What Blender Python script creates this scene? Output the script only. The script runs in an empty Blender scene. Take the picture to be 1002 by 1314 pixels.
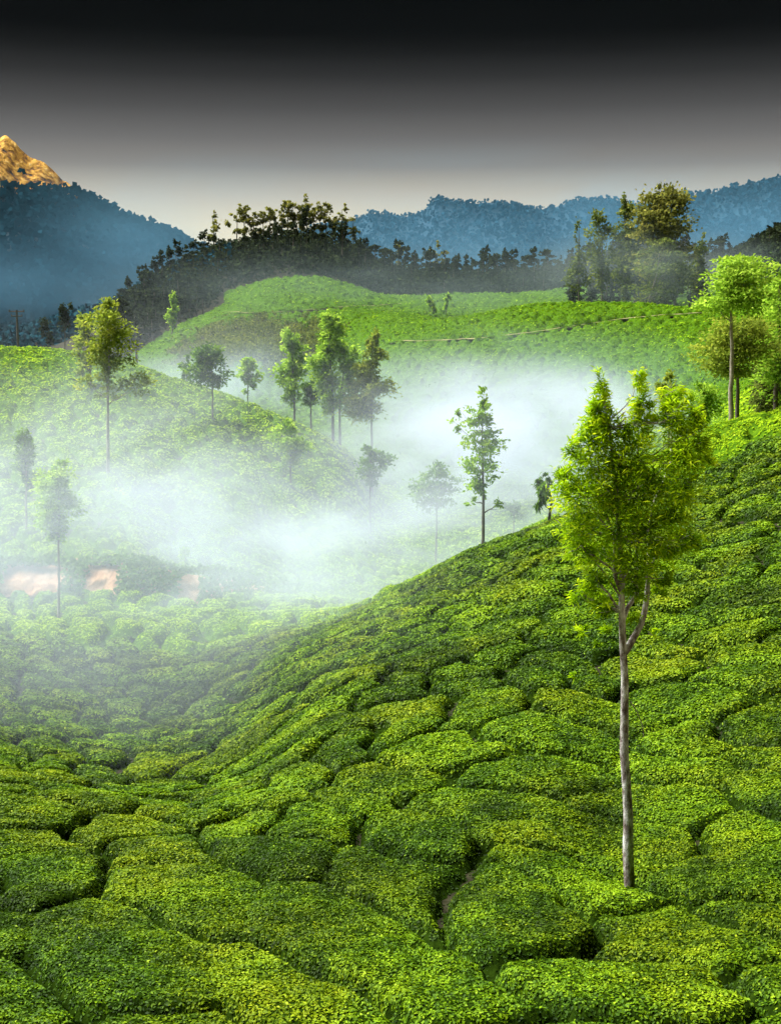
import bpy, math, random
import numpy as np
from mathutils import Vector

# ------------------------------------------------------------------ camera, sky, sun, exposure
SC = bpy.context.scene
COL = SC.collection
rng = np.random.default_rng(7)
random.seed(7)

F = 1586.0                      # focal length in pixels of the 1002 x 1314 photograph
PITCH = math.radians(9.2)
CP, SP = math.cos(PITCH), math.sin(PITCH)

cam_d = bpy.data.cameras.new("camera")
cam_d.sensor_fit = 'VERTICAL'
cam_d.angle = 2 * math.atan(657.0 / F)
cam_d.clip_start = 0.1
cam_d.clip_end = 9000
cam = bpy.data.objects.new("camera", cam_d)
cam.location = (0, 0, 0)
cam.rotation_euler = (math.radians(90) - PITCH, 0, 0)
COL.objects.link(cam)
SC.camera = cam

EXPOSURE = 2.45
SC.view_settings.view_transform = 'Standard'
SC.view_settings.look = 'None'
SC.view_settings.gamma = 1.0
SC.view_settings.use_curve_mapping = False
SC.view_settings.exposure = EXPOSURE

SUN_FROM = Vector((-0.62, 0.30, 0.95)).normalized()
sun_d = bpy.data.lights.new("sun", 'SUN')
sun_d.energy = 3.0
sun_d.angle = math.radians(50)
sun_d.color = (1.0, 0.97, 0.90)
sun = bpy.data.objects.new("sun", sun_d)
sun.rotation_euler = SUN_FROM.to_track_quat('Z', 'Y').to_euler()
sun.location = (0, 0, 300)
COL.objects.link(sun)

# sky: pale peach band at the horizon darkening steadily towards the zenith
world = bpy.data.worlds.new("World")
SC.world = world
world.use_nodes = True
wn, wl = world.node_tree.nodes, world.node_tree.links
wn.clear()
wo = wn.new('ShaderNodeOutputWorld')
bg = wn.new('ShaderNodeBackground')
tc = wn.new('ShaderNodeTexCoord')
sep = wn.new('ShaderNodeSeparateXYZ')
asn = wn.new('ShaderNodeMath'); asn.operation = 'ARCSINE'
mr = wn.new('ShaderNodeMapRange')
mr.inputs['From Min'].default_value = 0.0
mr.inputs['From Max'].default_value = math.radians(16)
ramp = wn.new('ShaderNodeValToRGB')
wl.new(tc.outputs['Generated'], sep.inputs[0])
wl.new(sep.outputs['Z'], asn.inputs[0])
wl.new(asn.outputs[0], mr.inputs['Value'])
wl.new(mr.outputs[0], ramp.inputs['Fac'])
SKY = [(0.0, (1.15, 0.95, 0.55)), (2.6, (1.05, 0.90, 0.58)), (3.8, (0.90, 0.80, 0.57)), (5.0, (0.60, 0.56, 0.46)), (6.4, (0.27, 0.262, 0.245)),
       (7.6, (0.16, 0.158, 0.155)), (8.9, (0.078, 0.077, 0.077)), (10.2, (0.028, 0.028, 0.028)),
       (11.2, (0.008, 0.008, 0.008)), (12.0, (0.001, 0.001, 0.001)), (13.0, (0.0005, 0.0005, 0.0005))]
el = ramp.color_ramp.elements
while len(el) > 1:
    el.remove(el[-1])
for i, (deg, c) in enumerate(SKY):
    e = el[0] if i == 0 else el.new(deg / 16.0)
    e.position = deg / 16.0
    e.color = (*c, 1)
wl.new(ramp.outputs[0], bg.inputs['Color'])
sky = wn.new('ShaderNodeTexSky')
sky.sky_type = 'NISHITA'
sky.sun_disc = False
sky.sun_elevation = math.asin(SUN_FROM.z)
sky.sun_rotation = math.atan2(SUN_FROM.x, SUN_FROM.y)
bg2 = wn.new('ShaderNodeBackground')
bg2.inputs['Strength'].default_value = 0.000015
wl.new(sky.outputs[0], bg2.inputs['Color'])
bg.inputs['Strength'].default_value = 1.0 / 2 ** EXPOSURE
addw = wn.new('ShaderNodeAddShader')
wl.new(bg.outputs[0], addw.inputs[0])
wl.new(bg2.outputs[0], addw.inputs[1])
wl.new(addw.outputs[0], wo.inputs['Surface'])

SC.cycles.use_denoising = True
SC.cycles.max_bounces = 6
SC.cycles.diffuse_bounces = 3
SC.cycles.transmission_bounces = 3
SC.cycles.glossy_bounces = 1
SC.cycles.transparent_max_bounces = 12
SC.cycles.volume_bounces = 1
SC.cycles.volume_step_rate = 1.0
SC.cycles.volume_max_steps = 128

# ------------------------------------------------------------------ maths helpers
def ray(px, py):
    a = (px - 501.0) / F; b = (657.0 - py) / F
    return np.array([a, CP + b * SP, -SP + b * CP])

def slope_of(py):
    b = (657.0 - np.asarray(py, float)) / F
    return (-SP + b * CP) / (CP + b * SP)

def project(x, y, z):
    """world -> photo pixels"""
    d = y * CP - z * SP
    up = y * SP + z * CP
    return 501.0 + F * x / d, 657.0 - F * up / d

def _h(ix, iy, seed):
    n = (ix.astype(np.int64) * 374761393 + iy.astype(np.int64) * 668265263 + seed * 974711) & 0x7fffffff
    n = ((n ^ (n >> 13)) * 1274126177) & 0x7fffffff
    n = ((n ^ (n >> 15)) * 2246822519) & 0x7fffffff
    return ((n ^ (n >> 16)) & 0xffffff) / float(0xffffff)

def noise(x, y, seed=0):
    """value noise in -1..1"""
    ix = np.floor(x); iy = np.floor(y)
    fx = x - ix; fy = y - iy
    fx = fx * fx * fx * (fx * (fx * 6 - 15) + 10); fy = fy * fy * fy * (fy * (fy * 6 - 15) + 10)
    a = _h(ix, iy, seed); b = _h(ix + 1, iy, seed); c = _h(ix, iy + 1, seed); d = _h(ix + 1, iy + 1, seed)
    return ((a * (1 - fx) + b * fx) * (1 - fy) + (c * (1 - fx) + d * fx) * fy) * 2 - 1

def fbm(x, y, seed=0, octv=4, gain=0.5):
    s = 0; a = 1; t = 0
    for k in range(octv):
        s = s + a * noise(x * 2 ** k + 13.7 * k, y * 2 ** k - 7.1 * k, seed + k); t += a; a *= gain
    return s / t

# ------------------------------------------------------------------ terrain: profiles running away from the viewpoint
# every profile: (distance m, photo row where that ground lies) or (distance m, -height m below the viewpoint)
NEAR = [(3, -6.2), (5, -6.7), (8, -7.3)]
COLS = {
    -300: NEAR + [(13.3, 1300), (16.9, 1185), (20.6, 1090), (25.5, 1000), (32, 925), (41, 860), (57, 800), (73, 776), (82, 715), (92, 655), (105, 590), (120, 530), (140, 465), (158, 432), (200, -11), (280, -18), (400, -18), (600, -12), (1000, -15), (3000, -15)],
    0: NEAR + [(13.5, 1314), (16.7, 1200), (20.2, 1110), (24.8, 1040), (32, 1000), (41, 942), (49, 885), (60, 820), (72, 788), (82, 722), (92, 664), (105, 602), (120, 540), (140, 480), (155, 447), (172, 455), (200, -13), (280, -20), (400, -20), (600, -12), (1000, -15), (3000, -15)],
    150: NEAR + [(13.5, 1314), (16.6, 1205), (20.1, 1115), (24.5, 1056), (32, 1020), (41, 962), (51, 893), (63, 815), (74, 779), (82, 716), (94, 655), (108, 590), (125, 530), (140, 485), (151, 462), (168, 470), (200, -15), (280, -20), (350, -17), (400, 465), (450, 425), (500, 408), (560, 405), (700, -8), (1000, -15), (3000, -15)],
    225: NEAR + [(13.5, 1314), (16.5, 1212), (19.9, 1120), (24.4, 1062), (31, 1027), (38.5, 975), (46, 925), (57, 852), (70, 795), (80, 772), (88, 722), (98, 670), (110, 612), (125, 555), (138, 510), (148, 488), (165, 500), (200, -18), (260, -21), (310, -17), (350, 462), (400, 430), (430, 415), (480, 375), (530, 358), (600, 365), (700, -8), (1000, -15), (3000, -15)],
    300: NEAR + [(13.5, 1314), (16.5, 1215), (20.3, 1110), (24.6, 1052), (29.8, 1018), (37, 960), (45, 905), (54, 852), (65, 808), (82, 765), (90, 722), (100, 672), (112, 622), (125, 574), (138, 530), (146, 512), (160, 522), (200, -20), (260, -22), (305, -18), (330, 455), (370, 425), (420, 398), (450, 378), (490, 345), (530, 330), (600, 345), (700, -8), (1000, -15), (3000, -15)],
    375: NEAR + [(13.5, 1314), (16.5, 1215), (20.3, 1105), (25.4, 1022), (31.5, 958), (38, 902), (44, 858), (51, 833), (66, 797), (92, 750), (104, 705), (114, 660), (124, 615), (133, 575), (142, 543), (160, -16.5), (200, -22), (270, -23), (310, -20), (335, 455), (370, 425), (400, 398), (435, 368), (455, 352), (500, 330), (540, 318), (620, 335), (700, -8), (1000, -15), (3000, -15)],
    440: NEAR + [(13.5, 1314), (16.5, 1215), (20.4, 1105), (25.3, 1012), (31.3, 935), (38.5, 868), (47, 815), (55, 800), (72, -18), (90, -21), (104, 715), (113, 680), (122, 645), (132, 605), (140, 588), (156, -17), (190, -23), (260, -24), (300, -21), (330, 455), (365, 425), (400, 400), (430, 380), (455, 364), (500, 338), (540, 325), (620, 340), (700, -8), (1000, -15), (3000, -15)],
    500: NEAR + [(13.5, 1314), (16.5, 1215), (20.3, 1105), (25, 1010), (30.5, 930), (37.5, 860), (47, 795), (55, 770), (68, -16), (80, -19.5), (100, -22.5), (130, -23.5), (180, -25), (215, 560), (235, 515), (260, 475), (290, 441), (310, 427), (330, 418), (370, 410), (410, 398), (440, 390), (480, 372), (530, 355), (600, 362), (700, -8), (1000, -15), (3000, -15)],
    600: NEAR + [(13.5, 1314), (16.6, 1210), (20.5, 1095), (25.2, 995), (31, 908), (37.5, 838), (46.5, 768), (57, 716), (72, -16), (90, -21), (130, -24), (180, -24), (210, 540), (240, 488), (265, 445), (285, 424), (306, 407), (340, -4), (380, -5), (430, 390), (480, 372), (540, 365), (650, 375), (800, -12), (1000, -15), (3000, -15)],
    700: NEAR + [(13.5, 1314), (16.8, 1200), (20.2, 1100), (24.5, 1000), (30, 900), (36.5, 820), (44, 750), (51.5, 700), (57, 681), (71, -14), (90, -19), (130, -23), (170, -22), (200, 540), (230, 485), (255, 445), (272, 424), (298, 391), (330, -2), (380, -4), (420, 390), (470, 372), (530, 362), (650, 375), (800, -12), (1000, -15), (3000, -15)],
    800: NEAR + [(13.4, 1314), (16, 1226), (19.6, 1132), (23.7, 1025), (28.8, 922), (35, 828), (43.5, 738), (53, 668), (63, 622), (80, -12.5), (100, -17), (130, -19), (170, -18), (200, 520), (230, 475), (255, 438), (272, 418), (300, 391), (335, -2), (380, -4), (420, 388), (480, 365), (540, 350), (650, 370), (800, -12), (1000, -15), (3000, -15)],
    900: NEAR + [(13.3, 1314), (16, 1225), (19.6, 1120), (23.5, 1015), (28.6, 908), (34.5, 820), (43, 732), (53, 650), (63, 588), (69, 562), (84, -10), (110, -13), (150, -15), (190, -14), (220, 470), (250, 432), (275, 411), (300, 398), (340, -3), (380, -4), (420, 385), (480, 360), (540, 345), (650, 370), (800, -12), (1000, -15), (3000, -15)],
    1002: NEAR + [(13.2, 1314), (16.3, 1200), (19.5, 1100), (23.3, 1000), (28, 900), (34, 800), (43, 700), (55, 600), (68, 536), (86, -7.5), (110, -9), (150, -9), (200, -8), (250, 425), (300, 400), (330, -1), (370, 375), (410, 330), (450, 305), (520, 310), (650, 330), (800, -5), (1000, -12), (3000, -15)],
    1300: NEAR + [(13, 1310), (15.8, 1205), (19, 1085), (23.3, 965), (28.5, 850), (35, 750), (44.5, 650), (56, 562), (66, 500), (76, 470), (90, -3), (150, -3), (250, 395), (300, 385), (370, 330), (410, 290), (460, 265), (520, 275), (650, 300), (800, 5.0001), (1000, -12), (3000, -15)],
}
VN = 700
VV = np.linspace(math.log(3), math.log(3000), VN)

def pchip(xk, yk, x):
    xk = np.asarray(xk, float); yk = np.asarray(yk, float)
    h = np.diff(xk); d = np.diff(yk) / h
    m = np.zeros_like(yk)
    for i in range(1, len(xk) - 1):
        if d[i - 1] * d[i] > 0:
            w1 = 2 * h[i] + h[i - 1]; w2 = h[i] + 2 * h[i - 1]
            m[i] = (w1 + w2) / (w1 / d[i - 1] + w2 / d[i])
    m[0] = d[0]; m[-1] = d[-1]
    k = np.clip(np.searchsorted(xk, x) - 1, 0, len(xk) - 2)
    t = np.clip((x - xk[k]) / h[k], 0, 1)
    return ((1 + 2 * t) * (1 - t) ** 2 * yk[k] + t * (1 - t) ** 2 * h[k] * m[k]
            + t * t * (3 - 2 * t) * yk[k + 1] + t * t * (t - 1) * h[k] * m[k + 1])

_cx = sorted(COLS)
_tab = []
for c in _cx:
    ys = []; ss = []
    for (Y, v) in COLS[c]:
        s = (v / Y) if v < 10 else float(slope_of(v))
        ys.append(math.log(Y)); ss.append(s)
    _tab.append(pchip(ys, ss, VV))
_tab = np.array(_tab)
UN = 321
UU = np.linspace(-300, 1300, UN)
TAB = np.zeros((UN, VN))
for j in range(VN):
    TAB[:, j] = pchip(_cx, _tab[:, j], UU)

def _blur(A, ax, s):
    r = int(3 * s) + 1
    k = np.exp(-0.5 * (np.arange(-r, r + 1) / s) ** 2); k /= k.sum()
    P = np.pad(A, [(r, r) if i == ax else (0, 0) for i in range(2)], mode='edge')
    out = np.zeros_like(A)
    for i, w in enumerate(k):
        out += w * (P[i:i + A.shape[0], :] if ax == 0 else P[:, i:i + A.shape[1]])
    return out
TAB = _blur(_blur(TAB, 0, 2.4), 1, 2.6)

def ground(x, y):
    x = np.asarray(x, float); y = np.asarray(y, float)
    yy = np.clip(y, 3.0, 3000)
    px = np.clip(501.0 + F * x / yy, -299.9, 1299.9)
    u = (px + 300) / 1600 * (UN - 1)
    v = np.clip((np.log(yy) - VV[0]) / (VV[-1] - VV[0]) * (VN - 1), 0, VN - 1.001)
    i = np.clip(np.floor(u).astype(int), 0, UN - 2); j = np.floor(v).astype(int)
    fu = u - i; fv = v - j
    s = (TAB[i, j] * (1 - fu) * (1 - fv) + TAB[i + 1, j] * fu * (1 - fv)
         + TAB[i, j + 1] * (1 - fu) * fv + TAB[i + 1, j + 1] * fu * fv)
    z = s * yy
    a = np.clip((yy - 6) / 30, 0.15, 1.0)
    z = z + a * 0.22 * fbm(x / 7.0, y / 7.0, 5, 2)
    z = z + np.clip((yy - 150) / 200, 0, 1) * 2.0 * fbm(x / 40.0, y / 40.0, 9, 3)
    return z

def hit(px, py, y0=9.0, y1=900.0):
    """where the ray through a photo pixel meets the ground beyond distance y0"""
    r = ray(px, py); r = r / r[1]
    ys = np.exp(np.linspace(math.log(y0), math.log(y1), 1500))
    g = ground(r[0] * ys, ys) - r[2] * ys
    k = np.where(g > 0)[0]
    if len(k) == 0:
        k = [int(np.argmax(g / ys))]
    Y = ys[max(k[0], 0)]
    return np.array([r[0] * Y, Y, float(ground(r[0] * Y, Y))])

def at(px, Y):
    x = (px - 501.0) / F * Y
    return np.array([x, Y, float(ground(x, Y))])

# ------------------------------------------------------------------ mesh helpers
def mk(name, V, Fc, mat=None, parent=None, attr=None, smooth=True, loc=None, kind=None):
    V = np.asarray(V, np.float32); Fc = np.asarray(Fc, np.int32)
    k = Fc.shape[1]
    me = bpy.data.meshes.new(name)
    if loc is not None:
        V = V - np.asarray(loc, np.float32)
    me.vertices.add(len(V)); me.vertices.foreach_set('co', V.ravel())
    me.loops.add(Fc.size); me.loops.foreach_set('vertex_index', Fc.ravel())
    me.polygons.add(len(Fc))
    me.polygons.foreach_set('loop_start', np.arange(0, Fc.size, k, dtype=np.int32))
    me.polygons.foreach_set('loop_total', np.full(len(Fc), k, np.int32))
    if smooth:
        me.polygons.foreach_set('use_smooth', np.ones(len(Fc), bool))
    if attr is not None:
        a = me.attributes.new('tint', 'FLOAT', 'FACE')
        a.data.foreach_set('value', np.asarray(attr, np.float32))
    me.update(calc_edges=True)
    if mat: me.materials.append(mat)
    o = bpy.data.objects.new(name, me)
    if loc is not None and parent is None:
        o.location = loc
    COL.objects.link(o)
    if parent is not None:
        o.parent = parent
    if kind: o['kind'] = kind
    return o

def tag(o, label, cat, group=None):
    o['label'] = label; o['category'] = cat
    if group: o['group'] = group
    return o

def empty(name, loc):
    o = bpy.data.objects.new(name, None)
    o.empty_display_size = 0.3
    o.location = loc
    COL.objects.link(o)
    return o

def grid_faces(nu, nv):
    i = np.arange(nu - 1)[:, None] * nv + np.arange(nv - 1)[None, :]
    i = i.ravel()
    return np.stack([i, i + nv, i + nv + 1, i + 1], 1)

def leaf_geo(P, N, L, W, r, droop=0.0, spread=0.55, axis=None):
    """diamond leaves: P points, N mean normals"""
    n = len(P)
    N = N + spread * r.normal(size=(n, 3))
    N /= np.linalg.norm(N, axis=1)[:, None] + 1e-9
    A = r.normal(size=(n, 3)) if axis is None else axis + 0.45 * r.normal(size=(n, 3))
    A -= (A * N).sum(1)[:, None] * N
    A /= np.linalg.norm(A, axis=1)[:, None] + 1e-9
    B = np.cross(N, A)
    L = np.broadcast_to(np.asarray(L, float), (n,))[:, None] * r.uniform(0.7, 1.3, (n, 1))
    W = np.broadcast_to(np.asarray(W, float), (n,))[:, None] * r.uniform(0.75, 1.25, (n, 1))
    v = np.empty((n, 4, 3))
    v[:, 0] = P - A * L * 0.5
    v[:, 1] = P + B * W * 0.5 + N * W * 0.18
    v[:, 2] = P + A * L * 0.5
    v[:, 3] = P - B * W * 0.5 + N * W * 0.18
    v[:, 2, 2] -= droop * L[:, 0]
    f = (np.arange(n) * 4)[:, None] + np.arange(4)[None, :]
    return v.reshape(-1, 3), f

def tube(pts, rad, sides=7, wob=0.0, r=None):
    pts = np.asarray(pts, float); rad = np.asarray(rad, float)
    n = len(pts)
    T = np.gradient(pts, axis=0); T /= np.linalg.norm(T, axis=1)[:, None] + 1e-9
    ref = np.array([0.3, 1.0, 0.1]); ref /= np.linalg.norm(ref)
    S = np.cross(T, ref); S /= np.linalg.norm(S, axis=1)[:, None] + 1e-9
    U = np.cross(S, T)
    a = np.linspace(0, 2 * math.pi, sides, endpoint=False)
    ring = np.cos(a)[None, :, None] * S[:, None] + np.sin(a)[None, :, None] * U[:, None]
    rr = rad[:, None, None] * np.ones((1, sides, 1))
    if wob and r is not None:
        rr = rr * (1 + wob * r.normal(size=(n, sides, 1)))
    V = pts[:, None] + ring * rr
    V = V.reshape(-1, 3)
    fs = []
    for i in range(n - 1):
        for j in range(sides):
            k = (j + 1) % sides
            fs.append((i * sides + j, i * sides + k, (i + 1) * sides + k, (i + 1) * sides + j))
    return V, np.array(fs)

def join(parts):
    V = []; Fc = []; o = 0
    for v, f in parts:
        V.append(v); Fc.append(f + o); o += len(v)
    return np.concatenate(V), np.concatenate(Fc)

# ------------------------------------------------------------------ materials
def new_mat(name):
    m = bpy.data.materials.new(name); m.use_nodes = True
    nt = m.node_tree; nt.nodes.clear()
    return m, nt.nodes, nt.links

def set_ramp(rp, stops):
    e = rp.color_ramp.elements
    while len(e) > 1: e.remove(e[-1])
    for i, (p, c) in enumerate(stops):
        x = e[0] if i == 0 else e.new(p)
        x.position = p; x.color = (*c, 1)

def leaf_mat(name, stops, trans=0.35, rough=0.5, spec=0.3, patch=None, pscale=0.25):
    m, n, l = new_mat(name)
    out = n.new('ShaderNodeOutputMaterial')
    at_ = n.new('ShaderNodeAttribute'); at_.attribute_name = 'tint'
    rp = n.new('ShaderNodeValToRGB'); set_ramp(rp, stops)
    l.new(at_.outputs['Fac'], rp.inputs[0])
    colout = rp.outputs[0]
    if patch:
        g = n.new('ShaderNodeNewGeometry')
        nz = n.new('ShaderNodeTexNoise'); nz.inputs['Scale'].default_value = pscale
        nz.inputs['Detail'].default_value = 3
        l.new(g.outputs['Position'], nz.inputs['Vector'])
        r2 = n.new('ShaderNodeValToRGB'); set_ramp(r2, [(0.42, (0, 0, 0)), (0.62, (1, 1, 1))])
        l.new(nz.outputs['Fac'], r2.inputs[0])
        mx = n.new('ShaderNodeMix'); mx.data_type = 'RGBA'; mx.blend_type = 'MULTIPLY'
        l.new(r2.outputs[0], mx.inputs[0])
        l.new(colout, mx.inputs[6]); mx.inputs[7].default_value = (*patch, 1)
        colout = mx.outputs[2]
    bs = n.new('ShaderNodeBsdfPrincipled')
    bs.inputs['Roughness'].default_value = rough
    bs.inputs['Specular IOR Level'].default_value = spec
    l.new(colout, bs.inputs['Base Color'])
    tr = n.new('ShaderNodeBsdfTranslucent'); l.new(colout, tr.inputs['Color'])
    ms = n.new('ShaderNodeMixShader'); ms.inputs[0].default_value = trans
    l.new(bs.outputs[0], ms.inputs[1]); l.new(tr.outputs[0], ms.inputs[2])
    l.new(ms.outputs[0], out.inputs['Surface'])
    return m

def noise_mat(name, stops, scale, detail=6, rough=0.9, bump=0.5, bdist=0.05, stretch=(1, 1, 1), coord='Position', spec=0.1):
    m, n, l = new_mat(name)
    out = n.new('ShaderNodeOutputMaterial')
    if coord == 'Position':
        g = n.new('ShaderNodeNewGeometry'); src = g.outputs['Position']
    else:
        g = n.new('ShaderNodeTexCoord'); src = g.outputs[coord]
    mp = n.new('ShaderNodeMapping'); mp.inputs['Scale'].default_value = stretch
    l.new(src, mp.inputs['Vector'])
    nz = n.new('ShaderNodeTexNoise'); nz.inputs['Scale'].default_value = scale
    nz.inputs['Detail'].default_value = detail; nz.inputs['Roughness'].default_value = 0.62
    l.new(mp.outputs[0], nz.inputs['Vector'])
    rp = n.new('ShaderNodeValToRGB'); set_ramp(rp, stops)
    l.new(nz.outputs['Fac'], rp.inputs[0])
    bs = n.new('ShaderNodeBsdfPrincipled')
    bs.inputs['Roughness'].default_value = rough
    bs.inputs['Specular IOR Level'].default_value = spec
    l.new(rp.outputs[0], bs.inputs['Base Color'])
    if bump:
        bp = n.new('ShaderNodeBump'); bp.inputs['Strength'].default_value = bump
        bp.inputs['Distance'].default_value = bdist
        l.new(nz.outputs['Fac'], bp.inputs['Height']); l.new(bp.outputs[0], bs.inputs['Normal'])
    l.new(bs.outputs[0], out.inputs['Surface'])
    return m

M_soil = noise_mat('soil', [(0.3, (0.008, 0.008, 0.004)), (0.55, (0.020, 0.018, 0.008)), (0.75, (0.018, 0.032, 0.008))], 3.0, bump=0.6)
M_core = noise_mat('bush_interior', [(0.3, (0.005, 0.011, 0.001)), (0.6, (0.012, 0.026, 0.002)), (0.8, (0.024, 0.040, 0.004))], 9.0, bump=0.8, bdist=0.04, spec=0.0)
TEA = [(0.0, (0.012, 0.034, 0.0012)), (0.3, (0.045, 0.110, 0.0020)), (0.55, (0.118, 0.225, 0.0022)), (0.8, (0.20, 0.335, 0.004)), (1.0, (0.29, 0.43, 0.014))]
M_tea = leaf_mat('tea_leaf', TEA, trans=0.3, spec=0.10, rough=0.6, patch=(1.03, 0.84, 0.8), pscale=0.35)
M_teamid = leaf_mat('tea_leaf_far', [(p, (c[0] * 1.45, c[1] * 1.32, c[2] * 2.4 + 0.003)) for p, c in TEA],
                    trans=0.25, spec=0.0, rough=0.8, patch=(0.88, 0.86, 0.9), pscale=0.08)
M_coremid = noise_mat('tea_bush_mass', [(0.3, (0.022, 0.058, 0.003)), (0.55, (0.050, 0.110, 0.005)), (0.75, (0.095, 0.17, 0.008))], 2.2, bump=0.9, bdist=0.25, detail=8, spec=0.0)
M_twig = noise_mat('twig_bark', [(0.3, (0.05, 0.04, 0.03)), (0.7, (0.12, 0.10, 0.08))], 20, bump=0.3, bdist=0.01)
M_bark = noise_mat('pale_mottled_bark', [(0.32, (0.05, 0.036, 0.030)), (0.44, (0.16, 0.13, 0.12)), (0.54, (0.36, 0.35, 0.34)), (0.68, (0.66, 0.67, 0.66))], 9.0, bump=1.0, bdist=0.04, stretch=(1.0, 1.0, 0.45), detail=9)
M_barkd = noise_mat('grey_bark', [(0.3, (0.05, 0.04, 0.03)), (0.7, (0.16, 0.14, 0.12))], 3.0, bump=0.6, bdist=0.03)
M_barkp = noise_mat('pale_bark', [(0.3, (0.14, 0.12, 0.09)), (0.7, (0.32, 0.29, 0.24))], 3.0, bump=0.5, bdist=0.03)
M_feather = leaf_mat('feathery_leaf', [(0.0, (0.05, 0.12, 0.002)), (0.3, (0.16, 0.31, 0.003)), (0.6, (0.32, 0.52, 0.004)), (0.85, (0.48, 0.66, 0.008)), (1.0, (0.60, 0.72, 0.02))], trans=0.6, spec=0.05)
M_lolive = leaf_mat('olive_leaf', [(0.0, (0.08, 0.12, 0.015)), (0.5, (0.22, 0.30, 0.03)), (1.0, (0.44, 0.48, 0.06))], trans=0.5, spec=0.03)
M_ldark = leaf_mat('dark_leaf', [(0.0, (0.025, 0.07, 0.006)), (0.5, (0.085, 0.19, 0.012)), (1.0, (0.24, 0.40, 0.02))], trans=0.4, spec=0.03)
M_lbright = leaf_mat('bright_leaf', [(0.0, (0.09, 0.20, 0.015)), (0.5, (0.26, 0.44, 0.03)), (1.0, (0.48, 0.64, 0.08))], trans=0.55, spec=0.03)
M_lforest = leaf_mat('forest_leaf', [(0.0, (0.010, 0.017, 0.009)), (0.5, (0.028, 0.040, 0.018)), (1.0, (0.06, 0.08, 0.03))], trans=0.2, spec=0.0, rough=0.9)
M_lcrest = leaf_mat('crest_leaf', [(0.0, (0.06, 0.07, 0.015)), (0.5, (0.15, 0.165, 0.03)), (1.0, (0.32, 0.30, 0.06))], trans=0.5, spec=0.0, rough=0.9)  # warm light on the crest trees put into the leaf colour
M_lbrown = leaf_mat('brownish_leaf', [(0.0, (0.045, 0.07, 0.015)), (0.5, (0.11, 0.15, 0.03)), (1.0, (0.22, 0.25, 0.045))], trans=0.4, spec=0.0, rough=0.9)
M_mount = noise_mat('hazed_mountain_forest', [(0.3, (0.003, 0.012, 0.020)), (0.6, (0.005, 0.020, 0.030)), (0.8, (0.010, 0.032, 0.042))], 0.03, bump=0.5, bdist=4.0, detail=8)  # blue of the distance haze mixed into the slope colour
M_mountf = noise_mat('hazed_far_forest', [(0.3, (0.008, 0.034, 0.062)), (0.6, (0.012, 0.048, 0.078)), (0.8, (0.024, 0.075, 0.090))], 0.012, bump=0.4, bdist=5.0, detail=7)  # stronger haze blue in the base colour for the farther ridges
M_sunpeak = noise_mat('sunlit_peak_rock', [(0.36, (0.03, 0.03, 0.03)), (0.45, (0.28, 0.13, 0.02)), (0.56, (0.62, 0.34, 0.05)), (0.70, (0.80, 0.56, 0.20))], 0.16, bump=1.0, bdist=8.0, stretch=(1, 1, 0.28), detail=10)  # sunlight on the summit painted as golden rock colour
M_earth = noise_mat('red_earth', [(0.3, (0.20, 0.10, 0.05)), (0.5, (0.42, 0.25, 0.14)), (0.7, (0.56, 0.40, 0.26))], 0.9, bump=1.0, bdist=0.4, stretch=(1, 1, 0.4), detail=8)
M_track = noise_mat('dirt_track', [(0.3, (0.10, 0.11, 0.04)), (0.7, (0.22, 0.20, 0.09))], 0.5, bump=0.4, bdist=0.2)
M_pole = noise_mat('weathered_pole', [(0.3, (0.04, 0.035, 0.03)), (0.7, (0.10, 0.09, 0.08))], 6, bump=0.2, bdist=0.01)
M_scrub = noise_mat('scrub_ground', [(0.3, (0.02, 0.022, 0.012)), (0.55, (0.045, 0.045, 0.02)), (0.75, (0.05, 0.08, 0.025))], 0.35, bump=0.8, bdist=0.5, detail=8)

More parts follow.
